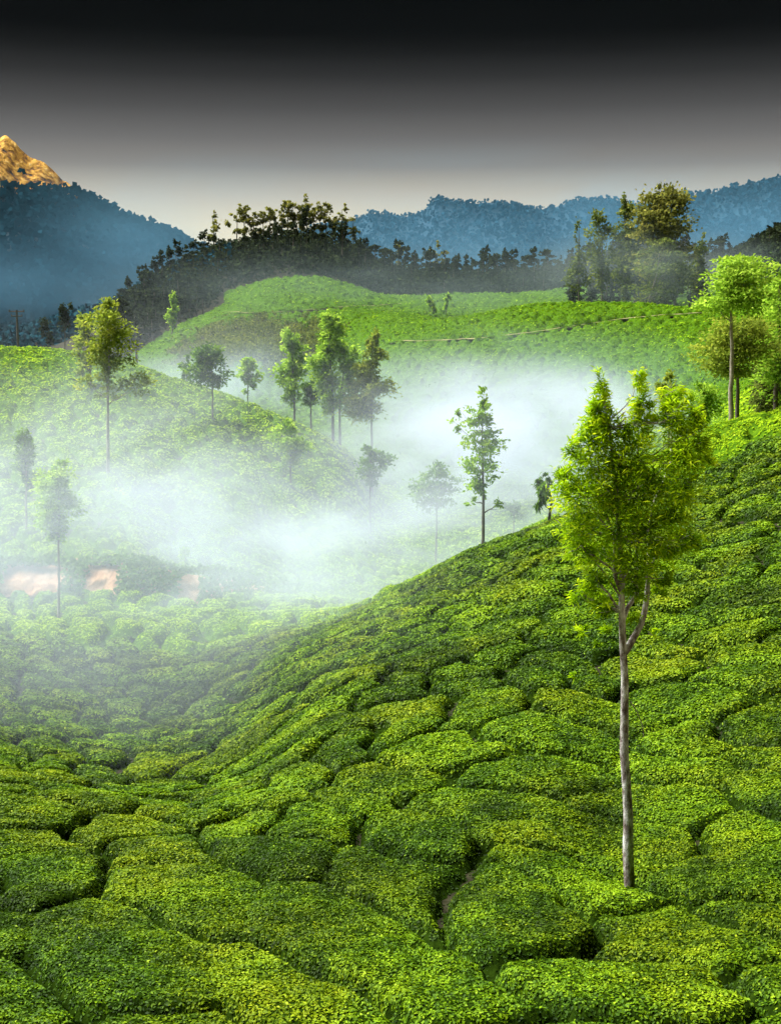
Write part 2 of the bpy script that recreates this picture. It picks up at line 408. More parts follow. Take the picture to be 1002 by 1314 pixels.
# ------------------------------------------------------------------ haze and mist
def vol_mat(name, dens, color, aniso=0.0, hetero=False, nscale=0.05, lo=0.35, hi=0.75):
    m, n, l = new_mat(name)
    out = n.new('ShaderNodeOutputMaterial')
    pv = n.new('ShaderNodeVolumePrincipled')
    pv.inputs['Color'].default_value = (*color, 1)
    pv.inputs['Density'].default_value = dens
    pv.inputs['Anisotropy'].default_value = aniso
    l.new(pv.outputs[0], out.inputs['Volume'])
    if hetero:
        t = n.new('ShaderNodeTexCoord')
        ln = n.new('ShaderNodeVectorMath'); ln.operation = 'LENGTH'
        l.new(t.outputs['Object'], ln.inputs[0])
        a = n.new('ShaderNodeMapRange'); a.interpolation_type = 'SMOOTHSTEP'
        a.inputs['From Min'].default_value = 1.0; a.inputs['From Max'].default_value = 0.15
        a.inputs['To Min'].default_value = 0.0; a.inputs['To Max'].default_value = 1.0
        l.new(ln.outputs['Value'], a.inputs['Value'])
        g = n.new('ShaderNodeNewGeometry')
        mp = n.new('ShaderNodeMapping'); mp.inputs['Scale'].default_value = (1, 0.8, 2.2)
        l.new(g.outputs['Position'], mp.inputs['Vector'])
        nz = n.new('ShaderNodeTexNoise'); nz.inputs['Scale'].default_value = nscale
        nz.inputs['Detail'].default_value = 5; nz.inputs['Roughness'].default_value = 0.6; nz.inputs['Distortion'].default_value = 0.6
        l.new(mp.outputs[0], nz.inputs['Vector'])
        b = n.new('ShaderNodeMapRange'); b.interpolation_type = 'SMOOTHSTEP'
        b.inputs['From Min'].default_value = lo; b.inputs['From Max'].default_value = hi
        b.inputs['To Min'].default_value = 0.03; b.inputs['To Max'].default_value = 1.0
        l.new(nz.outputs['Fac'], b.inputs['Value'])
        m1 = n.new('ShaderNodeMath'); m1.operation = 'MULTIPLY'
        l.new(a.outputs[0], m1.inputs[0]); l.new(b.outputs[0], m1.inputs[1])
        m2 = n.new('ShaderNodeMath'); m2.operation = 'MULTIPLY'
        l.new(m1.outputs[0], m2.inputs[0]); m2.inputs[1].default_value = dens
        l.new(m2.outputs[0], pv.inputs['Density'])
    return m

def box(name, lo, hi, mat, kind=None):
    V = [(x, y, z) for x in (lo[0], hi[0]) for y in (lo[1], hi[1]) for z in (lo[2], hi[2])]
    Fc = [(0, 1, 3, 2), (4, 6, 7, 5), (0, 4, 5, 1), (2, 3, 7, 6), (0, 2, 6, 4), (1, 5, 7, 3)]
    return mk(name, V, Fc, mat, smooth=False, kind=kind)

HAZE = box('haze', (-1500, -40, -60), (1500, 2000, 165), vol_mat('haze', 0.000006, (0.60, 0.78, 0.95)), 'stuff')

def ico(sub=3):
    import bmesh
    bm = bmesh.new(); bmesh.ops.create_icosphere(bm, subdivisions=sub, radius=1.04)
    V = np.array([v.co[:] for v in bm.verts]); Fc = np.array([[v.index for v in f.verts] for f in bm.faces]); bm.free()
    return V, Fc
ICO = ico()
# (px, py, distance), radii m, density, colour, noise scale
WHITE = (0.70, 0.78, 0.98)
SOFT = (0.74, 0.85, 1.0)
MISTS = [
    ((590, 575, 150), (31, 42, 14.5), 0.060, WHITE, 0.05),
    ((690, 550, 165), (26, 44, 11), 0.055, WHITE, 0.05),
    ((520, 640, 102), (24, 24, 9.0), 0.055, WHITE, 0.07),
    ((330, 690, 88), (32, 24, 8), 0.022, SOFT, 0.09),
    ((90, 640, 88), (38, 24, 10.5), 0.029, SOFT, 0.08),
    ((190, 760, 62), (44, 20, 5.5), 0.038, SOFT, 0.10),
    ((50, 660, 54), (16, 9, 8), 0.085, SOFT, 0.09),
    ((620, 600, 58), (10, 7, 5.5), 0.045, SOFT, 0.12),
    ((430, 735, 80), (28, 22, 6.5), 0.045, SOFT, 0.09),
    ((-60, 590, 105), (36, 26, 9), 0.016, SOFT, 0.07),
    ((330, 495, 235), (50, 45, 9), 0.030, (0.60, 0.72, 0.84), 0.03),
    ((640, 480, 205), (65, 40, 10), 0.010, (0.48, 0.72, 0.78), 0.03),
    ((650, 372, 400), (170, 60, 20), 0.0065, (0.34, 0.44, 0.50), 0.02),
    ((330, 520, 128), (62, 26, 15), 0.012, SOFT, 0.05),
    ((420, 860, 42), (20, 15, 4.5), 0.012, SOFT, 0.15),
    ((170, 880, 46), (34, 17, 6.0), 0.034, SOFT, 0.08),
    ((60, 390, 640), (300, 190, 52), 0.0024, (0.16, 0.36, 0.54), 0.006),
    ((640, 322, 950), (600, 230, 84), 0.0062, (0.16, 0.38, 0.56), 0.004),
    ((850, 350, 405), (60, 50, 15), 0.010, (0.40, 0.50, 0.56), 0.03),
    ((830, 345, 322), (42, 22, 15), 0.016, (0.36, 0.46, 0.50), 0.05),
]
for (c, rr, d, colr, ns) in MISTS:
    r_ = ray(c[0], c[1]); P = r_ / r_[1] * c[2]
    o = mk('mist', ICO[0], ICO[1], vol_mat('mist', d, colr, 0.25, True, ns), kind='stuff')
    o.location = P; o.scale = rr

# ------------------------------------------------------------------ ground sheet (out past the farthest ridge)
def fan(us, ys, zf, dz=0.0):
    U, Y = np.meshgrid(us, ys, indexing='ij')
    X = U * Y
    Z = zf(X, Y) + dz
    return np.stack([X.ravel(), Y.ravel(), Z.ravel()], 1), grid_faces(len(us), len(ys))

us = np.linspace(-0.62, 0.62, 160)
ys = np.exp(np.linspace(math.log(3.0), math.log(2600), 300))
V, Fc = fan(us, ys, ground, 0.0)
mk('ground', V, Fc[:, ::-1], M_soil, kind='structure')

# ------------------------------------------------------------------ tea bush pattern
TH = math.radians(-64)
AX, AY = 2.75, 1.7
ct, st = math.cos(TH), math.sin(TH)
def warp(x, y):
    wx = x + 1.1 * noise(x / 6.5, y / 6.5, 21) + 0.5 * noise(x / 2.1, y / 2.1, 22) + 0.12 * noise(x / 0.6, y / 0.6, 26)
    wy = y + 1.4 * noise(x / 6.5, y / 6.5, 23) + 0.5 * noise(x / 2.1, y / 2.1, 24) + 0.12 * noise(x / 0.6, y / 0.6, 27) + 3.0 * noise(x / 26, y / 26, 25)
    return wx, wy

def cells(x, y, sc=1.0, gw=1.0):
    """nearest site id, mound height factor and edge distance of the tea bush pattern"""
    wx, wy = warp(x / sc, y / sc)
    qx = (wx * ct + wy * st) / AX; qy = (-wx * st + wy * ct) / AY
    ix = np.floor(qx); iy = np.floor(qy)
    best = np.full(x.shape, 1e9); bi = np.zeros(x.shape); bj = np.zeros(x.shape)
    bsx = np.zeros(x.shape); bsy = np.zeros(x.shape)
    for dx in (-1, 0, 1):
        for dy in (-1, 0, 1):
            cx = ix + dx; cy = iy + dy
            sx = cx + 0.5 + 0.5 * (cy % 2) + 0.62 * (_h(cx, cy, 31) - .5); sy = cy + 0.5 + 0.5 * (_h(cx, cy, 32) - .5)
            d = (qx - sx) ** 2 + (qy - sy) ** 2
            m = d < best
            best = np.where(m, d, best); bi = np.where(m, cx, bi); bj = np.where(m, cy, bj)
            bsx = np.where(m, sx, bsx); bsy = np.where(m, sy, bsy)
    hmin = np.ones(x.shape); dmin = np.full(x.shape, 9.0)
    for dx in (-2, -1, 0, 1, 2):
        for dy in (-1, 0, 1) if abs(dx) == 2 else (-2, -1, 0, 1, 2):
            if dx == 0 and dy == 0: continue
            cx = bi + dx; cy = bj + dy
            sx = cx + 0.5 + 0.5 * (cy % 2) + 0.62 * (_h(cx, cy, 31) - .5); sy = cy + 0.5 + 0.5 * (_h(cx, cy, 32) - .5)
            vx = sx - bsx; vy = sy - bsy; vl = np.sqrt(vx * vx + vy * vy) + 1e-9
            mx = (sx + bsx) / 2; my = (sy + bsy) / 2
            dq = ((mx - qx) * vx + (my - qy) * vy) / vl
            dm = dq / np.sqrt((vx / vl / AX) ** 2 + (vy / vl / AY) ** 2)
            rnd = _h(np.minimum(bi, cx) * 3 + np.maximum(bi, cx), np.minimum(bj, cy) * 5 + np.maximum(bj, cy), 41)
            rowlike = np.abs(vy / vl) > 0.75
            deep = np.where(rowlike, rnd < 0.95, rnd < 0.72)
            hb = np.where(deep, 0.0, 0.58 + 0.30 * (rnd * 7 % 1))
            t = np.clip((dm - np.where(deep, 0.085, 0.0) * gw) / (np.where(deep, 0.22, 0.24) * gw), 0, 1)
            g = 1 - (1 - t) ** 2.6
            hmin = np.minimum(hmin, hb + (1 - hb) * g)
            dmin = np.minimum(dmin, dm)
    return bi, bj, hmin, dmin * sc

def bush_h(x, y, sc=1.0, H=0.33, gw=1.0):
    bi, bj, hf, dm = cells(x, y, sc, gw)
    tall = 1 + 0.35 * (_h(bi, bj, 51) - .5)
    dome = 0.86 + 0.14 * np.clip(dm / sc / 0.9, 0, 1)
    z = H * sc * hf * tall * dome + hf * (0.045 * fbm(x / 0.75, y / 0.75, 61, 2) + 0.03 * noise(x / 0.22, y / 0.22, 63)) * min(sc, 1.5)
    return z, bi, bj, hf

NEARMAX = 60.0
G = 0.112
xs = np.arange(-30, 30, G); yg = np.arange(6.5, 74, G)
X, Y = np.meshgrid(xs, yg, indexing='ij')
inside = (np.abs(X) < 0.37 * Y + 2.2)
fc = grid_faces(len(xs), len(yg))
fm = inside.ravel()[fc].all(1)
fc = fc[fm]
used = np.zeros(X.size, bool); used[fc.ravel()] = True
idx = np.where(used)[0]
remap = -np.ones(X.size, int); remap[idx] = np.arange(len(idx))
fc = remap[fc]
vx = X.ravel()[idx]; vy = Y.ravel()[idx]
hz, bi, bj, hf = bush_h(vx, vy, 1.0, 0.33, np.clip(vy / 27.0, 0.85, 1.25))
gz = ground(vx, vy)
vz = gz + hz
cid = (bi.astype(int) + 2000) * 10000 + (bj.astype(int) + 2000)
fcx = vx[fc].mean(1); fcy = vy[fc].mean(1)
fb_i, fb_j, fh, _ = cells(fcx, fcy)
fid = (fb_i.astype(int) + 2000) * 10000 + (fb_j.astype(int) + 2000)

order = np.argsort(fid, kind='stable')
fid_s = fid[order]
uids, start = np.unique(fid_s, return_index=True)
ends = np.append(start[1:], len(fid_s))
cellfaces = {int(u): order[a:b] for u, a, b in zip(uids, start, ends)}
near_ids = set(); info = {}
for u, fl in cellfaces.items():
    cx = fcx[fl].mean(); cy = fcy[fl].mean()
    if cy > NEARMAX: continue
    near_ids.add(u)
    zc = vz[fc[fl]].mean()
    px, py = project(fcx[fl], fcy[fl], vz[fc[fl]].mean(1))
    vis = ((px > 0) & (px < 1002) & (py < 1330)).mean()
    info[u] = (cx, cy, zc, len(fl) / cy ** 3 * (0.15 + vis), vis, float(np.clip(px.mean(), 0, 1002)), float(np.clip(py.mean(), 0, 1314)))
rank = sorted([u for u in info if info[u][4] > 0.0], key=lambda u: -info[u][3])
chosen = rank[:300]

VXYZ = np.stack([vx, vy, vz], 1)
def leaf_cloud(fl, seed, cov, wide=1.0):
    """leaves on the faces fl of the near grid"""
    r = np.random.default_rng(seed)
    cy = fcy[fl]
    L = np.maximum(0.047, 3.1 * cy / 1236.0)
    q0 = fc[fl]
    e1 = VXYZ[q0[:, 1]] - VXYZ[q0[:, 0]]
    e2 = VXYZ[q0[:, 3]] - VXYZ[q0[:, 0]]
    ar = np.minimum(np.linalg.norm(np.cross(e1, e2), axis=1), 3.2 * G * G)
    lam = cov * ar / (0.25 * L * L)
    qx_, qy_ = project(fcx[fl], cy, vz[q0[:, 0]])
    lam = np.where((qx_ < -25) | (qx_ > 1027) | (qy_ > 1335), 0.45 * lam, lam)
    cnt = r.poisson(lam)
    rep = np.repeat(fl, cnt)
    n = len(rep)
    q = fc[rep]
    a = r.random(n)[:, None]; b = r.random(n)[:, None]
    P4 = np.stack([vx[q], vy[q], vz[q]], 2)
    P = (P4[:, 0] * (1 - a) * (1 - b) + P4[:, 1] * a * (1 - b) + P4[:, 2] * a * b + P4[:, 3] * (1 - a) * b)
    N = np.cross(P4[:, 1] - P4[:, 0], P4[:, 3] - P4[:, 0])
    N /= np.linalg.norm(N, axis=1)[:, None] + 1e-9
    h = hf[q].mean(1)
    keep = (h > 0.30) | (r.random(n) < 0.12)
    P, N, h, rep = P[keep], N[keep], h[keep], rep[keep]
    n = len(P)
    Ln = np.maximum(0.047, 3.1 * P[:, 1] / 1236.0)
    P = P + N * (0.45 * Ln * r.random(n))[:, None]
    N[:, 2] += 0.25
    V, Q = leaf_geo(P, N, Ln * 1.15, Ln * 0.62, r, spread=0.48)
    clump = 0.17 * noise(P[:, 0] / 0.32, P[:, 1] / 0.32, 71) + 0.20 * noise(P[:, 0] / 1.0, P[:, 1] / 1.3, 73) + 0.08 * noise(P[:, 0] / 5.0, P[:, 1] / 5.0, 75)
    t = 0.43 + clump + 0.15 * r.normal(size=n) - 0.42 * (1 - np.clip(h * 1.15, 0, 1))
    t = np.where(r.random(n) < 0.04, t + 0.3, t)
    return V, Q, t

def bush_mound(fl, skirt=True):
    q = fc[fl]
    ids, inv = np.unique(q.ravel(), return_inverse=True)
    Q = inv.reshape(q.shape)
    Vt = np.stack([vx[ids], vy[ids], vz[ids]], 1)
    e = np.concatenate([Q[:, [0, 1]], Q[:, [1, 2]], Q[:, [2, 3]], Q[:, [3, 0]]])
    key = np.sort(e, 1); key = key[:, 0] * (len(ids) + 1) + key[:, 1]
    _, ix_, c_ = np.unique(key, return_index=True, return_counts=True)
    be = e[ix_[c_ == 1]]
    bv = np.unique(be)
    low = Vt[bv].copy(); low[:, 2] = gz[ids[bv]] - 0.05
    mp = -np.ones(len(ids), int); mp[bv] = np.arange(len(bv)) + len(ids)
    side = np.stack([be[:, 1], be[:, 0], mp[be[:, 0]], mp[be[:, 1]]], 1)
    return np.concatenate([Vt, low]), np.concatenate([Q, side])

seen = set()
_ones = "zero one two three four five six seven eight nine ten eleven twelve thirteen fourteen fifteen sixteen seventeen eighteen nineteen".split()
_tens = "_ _ twenty thirty forty fifty sixty seventy eighty ninety".split()
def in_words(n):
    n = int(round(n))
    if n >= 100: return 'a hundred'
    return _ones[n] if n < 20 else _tens[n // 10] + ('-' + _ones[n % 10] if n % 10 else '')
def place_words(px, py):
    return "%s percent across and %s percent up the photo" % (in_words(px / 10.02), in_words((1314 - py) / 13.14))

for k, u in enumerate(chosen):
    fl = cellfaces[u]
    cx, cy, zc, _, vis, px, py = info[u]
    r = np.random.default_rng(u % 100003)
    loc = (float(cx), float(cy), float(ground(cx, cy)))
    V, Q = bush_mound(fl)
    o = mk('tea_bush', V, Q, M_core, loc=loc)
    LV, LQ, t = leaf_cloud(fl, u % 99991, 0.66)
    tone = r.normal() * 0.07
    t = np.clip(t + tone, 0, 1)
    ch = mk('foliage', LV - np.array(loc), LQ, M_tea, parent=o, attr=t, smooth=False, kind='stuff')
    size = len(fl) * G * G
    w = ('large' if size > 7 else 'small' if size < 3.5 else 'mid-sized') + (' yellow-green' if tone > 0.05 else ' dark green' if tone < -0.05 else ' green')
    lb = f"{w} clipped tea bush, {place_words(px, py)}"
    if lb in seen:
        lb = lb.replace('clipped tea bush', 'clipped tea bush cut by the frame') if vis < 0.6 else lb.replace('clipped', 'neatly clipped')
        lb = lb.replace(' the photo', '') if len(lb.split()) > 16 else lb
    seen.add(lb)
    tag(o, lb, 'tea bush', 'clipped tea bushes on the near slope')
rest = [u for u in near_ids if u not in set(chosen)]
if rest:
    fl = np.concatenate([cellfaces[u] for u in rest])
    V, Q = bush_mound(fl)
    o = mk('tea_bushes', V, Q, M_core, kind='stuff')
    LV, LQ, t = leaf_cloud(fl, 5, 0.6)
    mk('foliage', LV, LQ, M_tea, parent=o, attr=np.clip(t, 0, 1), smooth=False, kind='stuff')
    tag(o, 'clipped tea bushes at the edges of the near slope', 'tea bushes')

# tea garden of the valley and the left hill (63 - 175 m)
def tea_field(name, us, ys, sc, H, mask, mats, nleaf, Lpx, label, seed, tbase=0.5, gw=1.0):
    U, Yg = np.meshgrid(us, ys, indexing='ij')
    Xg = U * Yg
    h, bi_, bj_, hf_ = bush_h(Xg, Yg, sc, H, gw)
    gz_ = ground(Xg, Yg)
    Z = gz_ + h
    Q = grid_faces(len(us), len(ys))
    x_ = Xg.ravel(); y_ = Yg.ravel(); z_ = Z.ravel()
    mx_ = x_[Q].mean(1); my_ = y_[Q].mean(1)
    ok = mask(mx_, my_)
    Q = Q[ok]; mx_ = mx_[ok]; my_ = my_[ok]
    e = np.concatenate([Q[:, [0, 1]], Q[:, [1, 2]], Q[:, [2, 3]], Q[:, [3, 0]]])
    key = np.sort(e, 1); key = key[:, 0] * (len(x_) + 1) + key[:, 1]
    _, ix_, c_ = np.unique(key, return_index=True, return_counts=True)
    rim = np.unique(e[ix_[c_ == 1]])
    z_ = z_.copy(); z_[rim] = gz_.ravel()[rim] - 0.1
    V = np.stack([x_, y_, z_], 1)
    o = mk(name, V, Q, mats[0], kind='stuff')
    r = np.random.default_rng(seed)
    # leaves weighted by face area / distance^2
    P4 = V[Q]
    N = np.cross(P4[:, 1] - P4[:, 0], P4[:, 3] - P4[:, 0]); A = np.linalg.norm(N, axis=1)
    w = A / my_ ** 2
    hh = hf_.ravel()[Q].mean(1)
    w = w * np.where(hh > 0.45, 1, 0.06)
    sel = r.choice(len(Q), nleaf, p=w / w.sum())
    a = r.random(nleaf)[:, None]; b = r.random(nleaf)[:, None]
    p4 = P4[sel]
    P = (p4[:, 0] * (1 - a) * (1 - b) + p4[:, 1] * a * (1 - b) + p4[:, 2] * a * b + p4[:, 3] * (1 - a) * b)
    Nn = N[sel] / (A[sel][:, None] + 1e-9)
    L = Lpx * P[:, 1] / 1236.0
    P = P + Nn * (0.3 * L * r.random(nleaf))[:, None]
    Nn[:, 2] += 0.3
    LV, LQ = leaf_geo(P, Nn, L, L * 0.6, r, spread=0.38)
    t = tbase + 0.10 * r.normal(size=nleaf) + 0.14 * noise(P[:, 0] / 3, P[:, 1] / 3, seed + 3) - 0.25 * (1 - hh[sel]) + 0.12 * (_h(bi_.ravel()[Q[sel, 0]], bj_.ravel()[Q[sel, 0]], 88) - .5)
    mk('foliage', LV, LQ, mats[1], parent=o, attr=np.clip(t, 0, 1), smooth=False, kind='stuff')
    tag(o, label, 'tea bushes')
    return o

def mid_mask(x, y):
    m = np.zeros(x.shape, bool)
    ids_ = np.array(sorted(near_ids))
    for ox, oy in ((0, 0), (0, 0.4), (0.4, 0), (-0.4, 0)):
        b_i, b_j, _, _ = cells(x + ox, y + oy)
        m |= ~np.isin((b_i.astype(int) + 2000) * 10000 + (b_j.astype(int) + 2000), ids_)
    bank = (np.abs(y - bank_y(x)) < 1.7) & (x < -14)
    return m & ~bank

def bank_y(x):
    u = 501 + F * x / 79.0
    return 77.5 + np.clip((u - 150) / 150.0, 0, 3) ** 1.4 * 4.0

tea_field('tea_bushes', np.linspace(-0.40, 0.40, 330), np.concatenate([np.arange(55, 105, 0.32), np.arange(105, 178, 0.44)]),
          1.0, 0.55, mid_mask, (M_coremid, M_teamid), 170000, 3.2, 'tea bushes carpeting the valley floor and the misty hill on the left', 11, 0.68, 2.0)
PATHS = [[(500, 443), (560, 441), (620, 438), (680, 431), (740, 422), (800, 413), (860, 408), (915, 405)],
         [(285, 403), (340, 405), (400, 400), (450, 396), (520, 392)]]
def path_points(pts, y0):
    Ps = []
    for (a, b) in zip(pts[:-1], pts[1:]):
        for t in np.linspace(0, 1, 14, endpoint=False):
            Ps.append(hit(a[0] + (b[0] - a[0]) * t, a[1] + (b[1] - a[1]) * t, y0))
    Ps = np.array(Ps)
    k = np.ones(9) / 9
    Yp = np.convolve(np.pad(Ps[:, 1], 4, mode='edge'), k, 'valid')
    return Ps[:, 0] / Ps[:, 1] * Yp, Yp
PATHXY = [path_points(PATHS[0], 200), path_points(PATHS[1], 335)]
def on_path(x, y):
    m = np.zeros(x.shape, bool)
    for Xp, Yp in PATHXY:
        o_ = np.argsort(Xp)
        yi = np.interp(x, Xp[o_], Yp[o_], left=-99, right=-99)
        m |= (y > yi - 2.2) & (y < yi + 1.6)
    return m
def far_mask(x, y):
    px = 501 + F * x / y
    forest = (y > 455) | ((px < 290) & (y > 385 + (px - 150) * 0.35))
    scrub = scrub_w(px, y)
    return ~forest & ~scrub & ~on_path(x, y)
def scrub_w(px, y):
    d = ((px - 330) / 100) ** 2 + ((y - 354) / 38) ** 2
    return d + 0.45 * noise(px / 14, y / 9, 303) < 0.9
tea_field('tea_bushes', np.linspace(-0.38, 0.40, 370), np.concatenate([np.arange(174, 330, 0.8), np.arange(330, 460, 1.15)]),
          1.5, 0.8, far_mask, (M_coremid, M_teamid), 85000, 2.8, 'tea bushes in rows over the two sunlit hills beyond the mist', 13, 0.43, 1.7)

# scrub patch at the foot of the tea hill
r = np.random.default_rng(91)
n = 22000
px = r.uniform(210, 450, n); Yv = r.uniform(308, 400, n)
keep = ((px - 330) / 108) ** 2 + ((Yv - 354) / 42) ** 2 + 0.45 * noise(px / 14, Yv / 9, 303) < 0.95 + 0.15 * r.normal(size=n)
px, Yv = px[keep], Yv[keep]
Xv = (px - 501) / F * Yv
P = np.stack([Xv, Yv, ground(Xv, Yv) + r.random(len(Xv)) ** 1.5 * 3.0 * (0.5 + 0.5 * noise(Xv / 5, Yv / 5, 3))], 1)
LV, LQ = leaf_geo(P, np.tile([0, -0.5, 0.8], (len(P), 1)), 0.9, 0.6, r, spread=0.9)
o = mk('scrub', LV, LQ, M_lbrown, attr=np.clip(0.42 + 0.16 * noise(P[:, 0] / 6, P[:, 1] / 6, 9) + 0.22 * r.normal(size=len(P)), 0, 1), smooth=False, kind='stuff')
tag(o, 'brownish scrub covering the foot of the round tea hill', 'scrub')

# ------------------------------------------------------------------ earth bank under the misty hill
pxs = np.linspace(-140, 330, 200)
ub = (pxs - 501) / F
xb = ub * 79.0
yb = bank_y(xb)
hh_ = 1.5 + 0.3 * fbm(xb / 5, xb * 0, 17, 3)
hh_ = hh_ * np.clip((330 - pxs) / 120, 0.0, 1)
rows = 14
VV_ = []
for j in range(rows):
    t = j / (rows - 1)
    zz0 = ground(xb, yb - 1.9)
    off = -1.9 + 3.0 * t ** 1.6 + 0.55 * fbm(xb / 1.3, xb * 0 + t * 3, 19, 4) * (t > 0)
    VV_.append(np.stack([xb, yb + off, zz0 - 0.3 + (hh_ + 0.5) * t], 1))
VB = np.stack(VV_, 1).reshape(-1, 3)
mk('earth_bank', VB, grid_faces(len(pxs), rows), M_earth, kind='structure')
# undergrowth spilling over the bank
n = 17000
px = r.uniform(-120, 470, n)
gap = np.exp(-((px - 48) / 42) ** 4) + 0.9 * np.exp(-((px - 136) / 24) ** 4) + 0.8 * np.exp(-((px - 240) / 14) ** 4) + 0.6 * np.exp(-((px - 390) / 20) ** 4)
t = r.random(n) ** 0.7
ok = (r.random(n) > 1.5 * gap * (t < 0.85)) & (r.random(n) < np.clip((400 - px) / 250, 0.0, 1))
px, t = px[ok], t[ok]
x_ = (px - 501) / F * 79.0; y_ = bank_y(x_)
base = ground(x_, y_ - 1.9)
P = np.stack([x_, y_ - 2.1 + 3.0 * t ** 1.6 - 0.4 * r.random(len(x_)), base + 1.9 * t * np.clip((430 - px) / 170, 0.15, 1) + 0.25 * r.random(len(x_))], 1)
LV, LQ = leaf_geo(P, np.tile([0, -0.8, 0.5], (len(P), 1)), 0.36, 0.2, r, spread=0.9)
o = mk('undergrowth', LV, LQ, M_ldark, attr=np.clip(0.5 + 0.15 * r.normal(size=len(P)), 0, 1), smooth=False, kind='stuff')
tag(o, 'dark undergrowth hanging over the red earth bank below the misty hill', 'undergrowth')

# ------------------------------------------------------------------ tracks on the far tea hill
def ribbon(name, XY, width, lift, mat):
    Xp, Yp = XY
    offs = np.linspace(-width / 2, width / 2, 5)
    V = np.stack([np.stack([Xp + 0.15 * o_, Yp + o_, ground(Xp, Yp) + lift + 0.15 * fbm(Xp / 2, Yp / 2 + o_, 4, 2)], 1) for o_ in offs], 1)
    return mk(name, V.reshape(-1, 3), grid_faces(len(Xp), 5), mat, kind='structure')
ribbon('path', PATHXY[0], 3.6, 0.75, M_track)
ribbon('path', PATHXY[1], 3.4, 0.75, M_track)

# ------------------------------------------------------------------ mountains
def mountain(name, sil, Y0, depth_front, depth_back, mat, amp, seed, zb=-16, lit_rock=None, n=260, m=70, fs=60.0, slopes=1.25):
    pxk = [s[0] for s in sil]; pyk = [s[1] for s in sil]
    px = np.linspace(pxk[0], pxk[-1], n)
    crest_py = pchip(pxk, pyk, px)
    u = (px - 501) / F
    zc = slope_of(crest_py) * Y0
    zc = zc + amp * 0.35 * fbm(px / 14.0, px * 0, seed, 4)
    ts = np.concatenate([np.linspace(-1, 0, m), np.linspace(0, 1, 14)[1:]])
    V = []
    for t in ts:
        Yt = Y0 + (depth_front * t if t < 0 else depth_back * t)
        k = 1 - abs(t) ** (1 / slopes) if t < 0 else 1 - t
        X_ = u * Y0 * (1 + 0.25 * (Yt - Y0) / Y0)
        rid = amp * fbm(X_ / fs, np.full(n, Yt) / (fs * 1.6), seed + 5, 5, 0.55) * min(1, abs(t) * 5)
        z = zb + (zc - zb) * k + rid * (0.35 + k)
        V.append(np.stack([X_, np.full(n, Yt), z], 1))
    V = np.stack(V, 1)
    o = mk(name, V.reshape(-1, 3), grid_faces(n, len(ts)), mat, kind='structure')
    if lit_rock:
        o.data.materials.append(lit_rock[0])
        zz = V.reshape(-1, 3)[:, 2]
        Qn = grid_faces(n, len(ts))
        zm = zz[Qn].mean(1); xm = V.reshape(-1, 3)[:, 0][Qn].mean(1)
        mi = (zm > lit_rock[1] + lit_rock[2] * fbm(xm / 12.0, zm * 0, 77, 4)).astype(np.int32)  # faces above a ragged height take the painted sunlight
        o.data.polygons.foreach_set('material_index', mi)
    return V

def slope_z(py, Y):
    return float(slope_of(py)) * Y
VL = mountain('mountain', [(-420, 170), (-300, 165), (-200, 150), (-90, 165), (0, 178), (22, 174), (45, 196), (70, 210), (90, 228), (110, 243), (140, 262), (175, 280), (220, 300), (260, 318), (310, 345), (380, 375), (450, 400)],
              950, 330, 260, M_mount, 9.0, 101, lit_rock=(M_sunpeak, slope_z(246, 950), 14.0))
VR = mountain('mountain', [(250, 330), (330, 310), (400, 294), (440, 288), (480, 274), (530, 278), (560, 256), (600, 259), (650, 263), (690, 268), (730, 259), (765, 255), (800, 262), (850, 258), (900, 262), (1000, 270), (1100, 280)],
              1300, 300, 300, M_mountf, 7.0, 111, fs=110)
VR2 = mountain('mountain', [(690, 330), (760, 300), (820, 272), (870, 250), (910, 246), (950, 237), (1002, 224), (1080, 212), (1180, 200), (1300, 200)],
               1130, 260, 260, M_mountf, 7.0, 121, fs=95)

# forest cover on the mountain faces and crests, far off
def mount_forest(V, n, size, mat, seed, label, crest=0.35, even=False, tb=0.4, lit_z=None):
    r = np.random.default_rng(seed)
    a, b, _ = V.shape
    i = r.uniform(0, a - 1.001, n); j = r.uniform(0, 69, n)
    cr = r.random(n) < crest
    j = np.where(cr, 69 - np.abs(r.normal(size=n)) * 1.2, j)
    i0 = i.astype(int); j0 = np.clip(j.astype(int), 0, b - 2); fi = (i - i0)[:, None]; fj = (j - j0)[:, None]
    P = V[i0, j0] * (1 - fi) * (1 - fj) + V[i0 + 1, j0] * fi * (1 - fj) + V[i0, j0 + 1] * (1 - fi) * fj + V[i0 + 1, j0 + 1] * fi * fj
    keep = (r.random(n) < (0.96 if even else 0.0)) | (r.random(n) < 0.45 + 0.6 * noise(P[:, 0] / size / 5, P[:, 1] / size / 5 + P[:, 2] / size / 5, seed))
    if lit_z: keep &= ~((P[:, 2] > lit_z) & (r.random(n) < 0.992))
    P = P[keep]; n = len(P)
    S = size * r.uniform(0.5, 1.3, n)
    parts = []
    for k in range(3 if even else 5):
        Q = P + np.stack([r.normal(size=n) * S * .3, r.normal(size=n) * S * .3, S * r.uniform(0.2, 0.9, n)], 1)
        parts.append(leaf_geo(Q, np.tile([0, -1, 0.3], (n, 1)), S * 0.75, S * 0.6, r, spread=0.14))
    LV, LQ = join(parts)
    o = mk('forest', LV, LQ, mat, attr=np.clip(tb + 0.03 * r.normal(size=len(LQ)), 0, 1), smooth=False, kind='stuff')
    tag(o, label, 'forest')
M_lmount = leaf_mat('hazed_mountain_leaf', [(0.0, (0.007, 0.032, 0.050)), (0.5, (0.012, 0.050, 0.074)), (1.0, (0.020, 0.074, 0.092))], trans=0.1, spec=0.0, rough=1)  # tree colour carries the same painted blue haze
